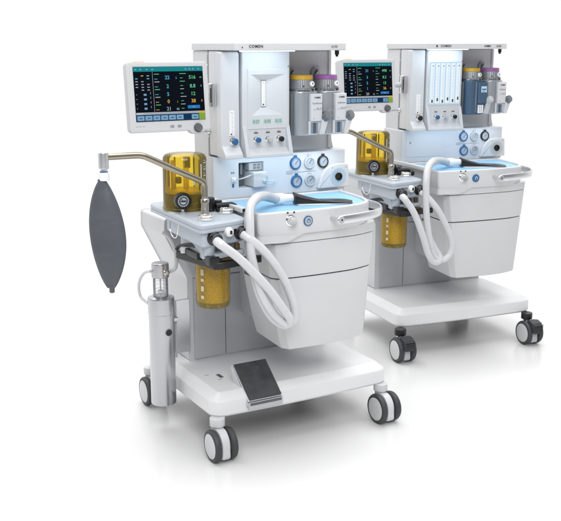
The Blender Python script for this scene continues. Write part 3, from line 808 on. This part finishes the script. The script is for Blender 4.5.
    # front ports
    for x, y, z in ((-.034, -.036, .812), (.072, -.016, .818)):
        b = MB(); Mp = Matrix.Translation((x, y, z)) @ Matrix.Rotation(R(11), 4, 'Z') @ Matrix.Rotation(R(8), 4, 'X') @ AX_FRONT
        b.lathe([(.0225, -.008), (.0235, .002), (.0235, .010), (.0205, .013), (.0185, .022), (.0185, .030), (.0150, .034), (.012, .034)], BK, Mp, 36, ribs=0)
        b.lathe([(.0195, .023), (.0205, .024), (.0205, .027), (.0195, .028)], SLOT, Mp, 36)
        bd(b, 'hose_port')
    b = MB(); Mp = Matrix.Translation((.020, -.026, .826)) @ Matrix.Rotation(R(11), 4, 'Z') @ AX_FRONT
    b.lathe([(.013, -.008), (.0155, .004), (.0165, .014), (.0145, .021), (.008, .024), (0, .0245)], WHT, Mp, 36, cap=False)
    b.box((-.003, -.006, .022), (.0055, .006, .0262), BK, .0008, mat=Mp)
    bd(b, 'sensor_cap')
    # clamp lever
    b = MB()
    pr = round_poly([(-.078, .17), (-.066, .185), (-.020, -.040), (.105, -.012), (.152, -.016), (.150, -.030), (.105, -.030), (-.012, -.066), (-.040, -.055)][::-1], .006, 3)
    b.slab([(p.x, p.y) for p in pr][::1], .708, .733, BK, .004)
    b.slab(round_poly([(-.052, -.02), (.088, .005), (.09, .20), (-.04, .20)], .012), .726, .7355, BK, .002)
    b.box((-.056, -.058, .722), (-.018, -.020, .752), BK, .005); b.cyl((-.064, .13, .733), .012, .02, LG); b.cyl((.02, -.03, .764), .012, .018, BK); b.cyl((.06, -.022, .764), .010, .018, AMD)
    b.box((-.066, .02, .730), (-.050, .12, .752), BK, .004); b.cyl((-.060, .15, .735), .007, .012, AMS)
    b.box((-.010, -.050, .734), (.075, -.034, .742), AMD, .002)
    b.tube([(-.066, .19, .735), (-.06, .17, .75), (-.05, .10, .765), (-.045, .04, .76)], .006, BK)
    bd(b, 'clamp_lever')
    # canister
    CM = Matrix.Translation((.030, .105, 0))
    b = MB()
    b.lathe([(.064, .722), (.0655, .717), (.0655, .708), (.0625, .705), (.061, .700), (.0595, .575), (.0600, .566), (.0590, .553), (.055, .545), (.042, .540), (.030, .538), (0, .538)], AMB, CM, 56, cap=False)
    can = bd(b, 'canister')
    b = MB(); b.lathe([(0, .562), (.054, .562), (.0555, .565), (.0565, .690), (.054, .700), (0, .701)], GRAN, CM, 48, cap=False); bd(b, 'absorbent', can)
    b = MB(); b.cyl((.03, .105, .541), .016, .02, AMD); b.lathe([(.054, .5585), (.0560, .559), (.0560, .562), (.054, .562)], AMD, CM, 40)
    for k in range(6):
        a = k*math.pi/3; b.box((.030+.035*math.cos(a)-.004, .105+.035*math.sin(a)-.004, .543), (.030+.035*math.cos(a)+.004, .105+.035*math.sin(a)+.004, .559), AMD, .001)
    b.lathe([(.0605, .696), (.0610, .6965), (.0610, .706), (.0605, .7065)], AMD, CM, 40, cap=False)
    bd(b, 'canister_grid', can)
    b = MB()
    for z, h in ((.672, .022), (.645, .010), (.615, .018), (.585, .012)):
        T = Matrix.Translation((.030, .105, z)) @ Matrix.Rotation(R(-150), 4, 'Z') @ Matrix.Translation((.0616, 0, 0))
        b.box((-.0004, -.006, -h/2), (.0004, .006, h/2), AMS if False else LG, 0, mat=T)
        b.box((-.0002, -.003, -h/4), (.0007, .003, h/4), AMS, 0, mat=T)
    bd(b, 'scale', can)
    # bag arm
    b = MB(); px, py = .0, .094
    b.lathe([(.0150, .860), (.0150, .862), (.0138, .864), (.0138, .904), (.0155, .906), (.0155, .914), (.0138, .917), (.0115, .919), (.0115, .925)], ARM2, Matrix.Translation((px, py, 0)), 36)
    b.tube([(px, py, .915), (px, py, .955), (px-.003, py, .970), (px-.018, py+.001, .982), (px-.10, py+.003, 1.0205), (-.195, .098, 1.066), (-.216, .099, 1.0735), (-.238, .100, 1.0760), (-.30, .100, 1.0762), (-.332, .100, 1.0765)], lambda u, i: .0108, ARM, 18, n=7)
    b.lathe([(.015, 1.040), (.0165, 1.042), (.0165, 1.088), (.0150, 1.0905), (0, 1.091)], AL, Matrix.Translation((-.343, .100, 0)), 36)
    b.lathe([(.011, 1.026), (.011, 1.042)], CH, Matrix.Translation((-.343, .100, 0)), 30)
    bd(b, 'bag_arm')
    return t

def breathing_bag(Mw):
    B = (-.343, .100, .637)
    t = thing('breathing_bag', 'dark grey rubber bag hanging from the bent metal arm', 'breathing bag', Mw, B)
    yaw = Matrix.Rotation(R(-29), 4, 'Z')      # broad side towards the front
    b = MB(); tb = bmesh.new(); rings = []; seg = 48; n = 44
    for i in range(n+1):
        v = i/n
        z = .018+v*.352
        # width profile: narrow tail, full belly, long shoulders to the neck
        w = .0575*max(0., math.sin(math.pi*min(1, .035+v*.965*.985)))**.64
        w = max(w, .010 if v < .5 else .0135)
        dep = max(.009 if v < .5 else .0125, w*(.42+.06*math.sin(v*9)))
        ring = []
        for k in range(seg):
            a = 2*math.pi*k/seg
            ca, sa = math.cos(a), math.sin(a)
            e = .80
            x = w*math.copysign(abs(ca)**e, ca); y = dep*math.copysign(abs(sa)**1.05, sa)
            wr = 1+.05*math.sin(v*19+2.2*math.sin(a*2))*math.sin(math.pi*v)-.16*math.exp(-((v-.66-.02*math.sin(a))/.012)**2)-.14*math.exp(-((v-.31+.025*math.cos(a*1.5))/.010)**2)
            lean = .012*(1-v)-.004
            ring.append(tb.verts.new((x+lean+.003*math.sin(v*5), y*wr, z)))
        rings.append(ring)
    for r0, r1 in zip(rings, rings[1:]):
        for k in range(seg): tb.faces.new((r0[k], r0[(k+1) % seg], r1[(k+1) % seg], r1[k]))
    tb.faces.new(rings[0][::-1]); tb.faces.new(rings[-1])
    bmesh.ops.recalc_face_normals(tb, faces=tb.faces[:])
    b.add(tb, RUB, yaw)
    b.lathe([(.0050, .0), (.0085, .002), (.0090, .018), (.0105, .024)], RUB, yaw @ Matrix.Translation((.010, 0, 0)), 20)
    b.build('bag', t, angle=60)
    b = MB()
    b.lathe([(.0155, .366), (.0165, .368), (.0165, .386), (.0150, .388), (.0150, .392)], WHT, None, 32)
    b.build('neck_sleeve', t)
    b = MB(); b.lathe([(.0130, .3920), (.0130, .3945), (.0115, .396)], BLUE, None, 32); b.build('neck_ring', t)
    return t

def hoses(Mw, label, paths, ypos):
    B = (ypos[0], ypos[1], .48)
    t = thing('breathing_hose', label, 'breathing hose', Mw, B, 'white breathing hoses')
    for pts in paths:
        P = crom(pts, 14)
        # resample evenly so that the corrugation is regular
        L = [0.]
        for a, c in zip(P, P[1:]): L.append(L[-1]+(c-a).length)
        step = .0026; n = int(L[-1]/step); Q = []; j = 0
        for i in range(n+1):
            s_ = min(L[-1], i*step)
            while j < len(L)-2 and L[j+1] < s_: j += 1
            f = (s_-L[j])/max(1e-9, L[j+1]-L[j]); Q.append(P[j].lerp(P[j+1], f))
        def rad(u, i, n=n):
            e = min(i, n-i)*step
            if e < .030: return .0150 if e > .003 else .0142
            return .0144+(.00042)*math.cos(i*math.pi)*1.0
        b = MB(); b.tube(Q, rad, HOSE, 20, smooth=False)
        b.build('hose', t, angle=80, base=B)
    return t

def y_piece(t, B, p, yaw):
    b = MB(); M = Matrix.Translation(p) @ Matrix.Rotation(yaw, 4, 'Z') @ Matrix.Rotation(R(90), 4, 'Y')
    b.lathe([(.018, -.022), (.0195, -.018), (.0195, .010), (.0165, .014), (.0150, .030), (.0135, .046), (.010, .046)], WHT, M, 32)
    b.build('y_connector', t, base=B)

def black_piece(Mw, label, p0, yaw, first):
    """flat flared black piece lying on the mat, wide end at the hose"""
    t = thing('test_lung' if False else 'rubber_lung', label, 'rubber lung', Mw, p0, 'black rubber pieces on the work tables', yaw)
    b = MB(); secs = []
    N = 22; L = .218
    Mx = Matrix(((0, 0, 1, 0), (1, 0, 0, 0), (0, 1, 0, 0), (0, 0, 0, 1)))
    for i in range(N+1):
        u = i/N
        if u < .42: h = .0215-.0155*(u/.42)**.7; w = .022+.006*u
        else: h = .0060-.0042*((u-.42)/.58)**1.3; w = .0225+.022*math.sin(math.pi*min(1, (u-.42)/.58*.62))
        if u > .9: w *= math.sqrt(max(.02, 1-((u-.9)/.1)**2))
        z0 = .0235-.0130*min(1, u/.42)-.006*max(0, (u-.42)/.58)
        pts = [(w*math.cos(a), z0+h*math.sin(a)*1.0) for a in [2*math.pi*k/28 for k in range(28)]]
        secs.append((pts, u*L))
    b.loft(secs, BK, Mx)
    b.build('bag', t, angle=60)
    b = MB(); b.slab(round_poly([(.010, -.030), (.10, -.036), (.19, -.040), (.222, -.020), (.222, .01), (.010, .022)], .008), .0002, .0032, WHT, .001); b.build('backing_strip', t)
    return t

def gas_cylinder(Mw):
    B = (-.058, .366, .112)
    t = thing('scavenging_canister', 'tall silver cylinder with a clear sight section on the side of the front machine', 'gas canister', Mw, B)
    b = MB()
    b.lathe([(.044, .0), (.0470, .003), (.0470, .348), (.0488, .350), (.0488, .406), (.0475, .410), (.034, .414), (.030, .416)], CYL, None, 56)
    b.cyl((.008, -.0462, .285), .0140, .003, MG, '-Y'); b.cyl((.008, -.0489, .285), .0118, .001, BK, '-Y', bev=.0003)
    body = b.build('body', t)
    b = MB()
    b.lathe([(.0275, .414), (.0275, .486)], CLR, None, 40, cap=False)
    sg = b.build('sight_tube', t)
    b = MB(); b.cyl((0, 0, .414), .0028, .072, MG)
    for z in (.436, .464): b.lathe([(.0272, z), (.0278, z+.0003), (.0278, z+.0010), (.0272, z+.0013)], LG, None, 40, cap=False)
    b.lathe([(0, .4165), (.026, .4165)], WHT, None, 40, cap=False)
    b.cyl((0, 0, .426), .012, .010, AL)
    b.build('float_rod', sg)
    b = MB()
    b.lathe([(.0290, .484), (.0320, .486), (.0320, .533), (.0305, .537), (.0240, .539), (0, .5395)], CYL, None, 44, cap=False)
    b.cyl((.012, -.028, .506), .0095, .012, CH, '-Y'); b.cyl((.012, -.039, .506), .0055, .004, AL, '-Y'); b.cyl((-.030, .0, .510), .007, .010, AL, '-X')
    b.build('cap', t)
    b = MB()
    b.box((.058, .05, .17), (.068, .075, .385), AL, .002); b.box((.072, .045, .15), (.080, .082, .375), LG, .002); b.cyl((.040, .05, .36), .007, .03, CH, 'X'); b.cyl((.062, .060, .375), .010, .014, MG)
    b.box((.040, .02, .30), (.076, .05, .316), AL, .003)
    b.box((.066, .06, .16), (.139, .072, .37), AL, .002)
    b.build('mounting_bracket', t)
    b = MB()
    b.tube([(-.030, .01, .510), (-.052, .03, .498), (-.066, .045, .458), (-.062, .045, .41), (-.042, .02, .385)], .0055, HOSE, 12)
    b.tube([(.030, .05, .640), (.062, .055, .615), (.082, .05, .565), (.078, .04, .505), (.050, .04, .49), (.028, .02, .50)], .0075, HOSE, 12)
    b.build('drain_hose', t)
    return t

# ------------------------------------------------------------------ place everything
def frame(x, y, a): return Matrix.Translation((x, y, 0)) @ Matrix.Rotation(a, 4, 'Z')
M1 = frame(-.207, 2.99, R(29.4))
M2 = frame(.56097, 4.06275, .38537)

machine(M1, 'front white anaesthesia machine with black footrest plate and plain casters', True)
machine(M2, 'rear white anaesthesia machine with six lit flow tubes and pedal brake casters', False)

vaporizer(M1, .466, 'light vaporizer with yellow dial ring beside the flow panel of the front machine', YEL, VAPG, WC, ('COMEN', 'Sevoflurane', 'Vapor 100', '%'), True)
vaporizer(M1, .570, 'light vaporizer with purple dial ring at the right end of the front machine', PUR, VAPG, WC, ('COMEN', 'Isoflurane', 'Vapor 100', '%'))
vaporizer(M2, .466, 'slate blue vaporizer with yellow dial ring on the rear machine', YEL, SLATE, SLATE, ('', '', '', ''))
vaporizer(M2, .572, 'light vaporizer with purple dial ring beside the slate blue one', PUR, VAPG, W, ('COMEN', 'Isoflurane', 'Vapor 100', '%'))

breathing_unit(M1, 'blue grey breathing block with amber dome on the left of the front machine')
U2 = M2 @ Matrix.Translation((-.030, .0, -.020)) @ Matrix.Rotation(R(3), 4, 'Z')
breathing_unit(U2, 'blue grey breathing block with amber dome on the rear machine')
breathing_bag(M1)
gas_cylinder(M1)

A1 = [(-.036, -.068, .808), (-.028, -.095, .796), (.035, -.105, .742), (.126, -.105, .645), (.187, -.102, .563), (.219, -.095, .518), (.222, -.080, .494), (.198, -.066, .496), (.165, -.056, .530), (.130, -.050, .600), (.108, -.046, .680), (.096, -.042, .76), (.096, -.036, .85), (.112, -.022, .898), (.152, .010, .918), (.200, .058, .915), (.245, .096, .902), (.285, .118, .890)]
B1 = [(.070, -.048, .814), (.082, -.075, .803), (.139, -.082, .748), (.200, -.082, .663), (.236, -.080, .585), (.250, -.076, .528), (.241, -.074, .496), (.210, -.078, .498), (.165, -.080, .540), (.128, -.078, .604), (.104, -.076, .676), (.086, -.074, .756), (.086, -.066, .850), (.098, -.046, .902), (.135, -.015, .925), (.190, .034, .922), (.240, .080, .908), (.282, .106, .894)]
h = hoses(M1, 'milky white double breathing hose looping in front of the front machine', [A1, B1], (.15, -.07))
y_piece(h, (.15, -.07, .48), (.300, .112, .892), R(-12))
A2 = [(-.064, -.064, .780), (-.062, -.088, .770), (-.020, -.100, .705), (.024, -.102, .605), (.054, -.100, .527), (.082, -.094, .488), (.115, -.086, .478), (.128, -.078, .500), (.105, -.070, .540), (.075, -.066, .600), (.062, -.064, .680), (.058, -.062, .78), (.062, -.054, .855), (.088, -.028, .898), (.140, .012, .912), (.20, .062, .907), (.262, .105, .892)]
B2 = [(.042, -.045, .786), (.052, -.070, .775), (.100, -.080, .721), (.150, -.082, .642), (.186, -.080, .566), (.180, -.078, .510), (.145, -.078, .484), (.100, -.080, .505), (.072, -.082, .580), (.055, -.082, .663), (.046, -.080, .75), (.046, -.076, .84), (.066, -.052, .895), (.115, -.012, .918), (.18, .042, .914), (.255, .092, .897)]
h = hoses(M2, 'milky white double breathing hose looping in front of the rear machine', [A2, B2], (.08, -.07))
y_piece(h, (.08, -.07, .48), (.285, .110, .892), R(-12))
black_piece(M1, 'flat black rubber piece on the blue mat of the front machine', (.346, .098, .869), R(-14), True)
black_piece(M2, 'flat black rubber piece on the blue mat of the rear machine', (.330, .100, .869), R(-14), False)

# floor
f = MB(); f.quads([(-9, -6, 0), (9, -6, 0), (9, 7.4, 0), (-9, 7.4, 0)], [(0, 1, 2, 3)], pmat('white_studio_floor', (.72, .72, .72), .22, spec=.4))
fl = f.build('floor'); fl['kind'] = 'structure'

# ------------------------------------------------------------------ light
wd = bpy.data.worlds.new('World'); S.world = wd; wd.use_nodes = True
wn = wd.node_tree; bg = wn.nodes['Background']
# white studio backdrop ahead, darker room behind the photographer
tc = wn.nodes.new('ShaderNodeTexCoord'); sp = wn.nodes.new('ShaderNodeSeparateXYZ'); mr = wn.nodes.new('ShaderNodeMapRange')
mr.interpolation_type = 'SMOOTHSTEP'
mr.inputs['From Min'].default_value = -.55; mr.inputs['From Max'].default_value = .55
mr.inputs['To Min'].default_value = .20; mr.inputs['To Max'].default_value = 1.10
wn.links.new(tc.outputs['Generated'], sp.inputs[0]); wn.links.new(sp.outputs['Y'], mr.inputs['Value'])
wn.links.new(mr.outputs['Result'], bg.inputs['Strength'])
bg.inputs['Color'].default_value = (1, 1, 1, 1)

def area(name, loc, target, size, power, col=(1, 1, 1), sy=None):
    l = bpy.data.lights.new(name, 'AREA'); l.energy = power; l.color = col
    l.shape = 'RECTANGLE'; l.size = size; l.size_y = sy or size
    o = bpy.data.objects.new(name, l); COL.objects.link(o); o.location = loc
    o.rotation_euler = (Vector(target)-Vector(loc)).to_track_quat('-Z', 'Y').to_euler()
    return o
area('overhead_softbox', (.2, 4.6, 6.0), (.2, 4.6, 0), 7.0, 470)
area('key_softbox', (.2, -1.0, 3.9), (.25, 3.2, .3), 2.6, 185)
area('side_softbox', (-3.6, 2.2, 1.9), (0, 3.4, .6), 1.6, 10)
for i, M in enumerate((M1, M2)):
    p = M @ Vector((.275, .158, 1.394)); q = M @ Vector((.275, .215, 1.25))
    area('shelf_lamp', p, q, .20, .13 if i == 0 else .20, (.74, .89, 1.), .02)
    p = M @ Vector((.40, .235, 1.026)); q = M @ Vector((.40, .275, .90))
    area('panel_lamp', p, q, .46, .30 if i == 0 else .22, (.74, .89, 1.), .02)

# ------------------------------------------------------------------ camera
cam = bpy.data.cameras.new('camera'); co = bpy.data.objects.new('camera', cam); COL.objects.link(co)
co.location = (0, 0, 1.42)
pitch = math.atan(216/930)
co.rotation_euler = (R(90)-pitch, 0, 0)
cam.sensor_width = 36; cam.sensor_fit = 'HORIZONTAL'; cam.lens = 36*930/561; cam.clip_end = 500
S.camera = co
S.render.engine = 'CYCLES'
S.view_settings.view_transform = 'Standard'; S.view_settings.look = 'None'
S.view_settings.exposure = 0; S.view_settings.gamma = 1
S.cycles.max_bounces = 10; S.cycles.transparent_max_bounces = 16
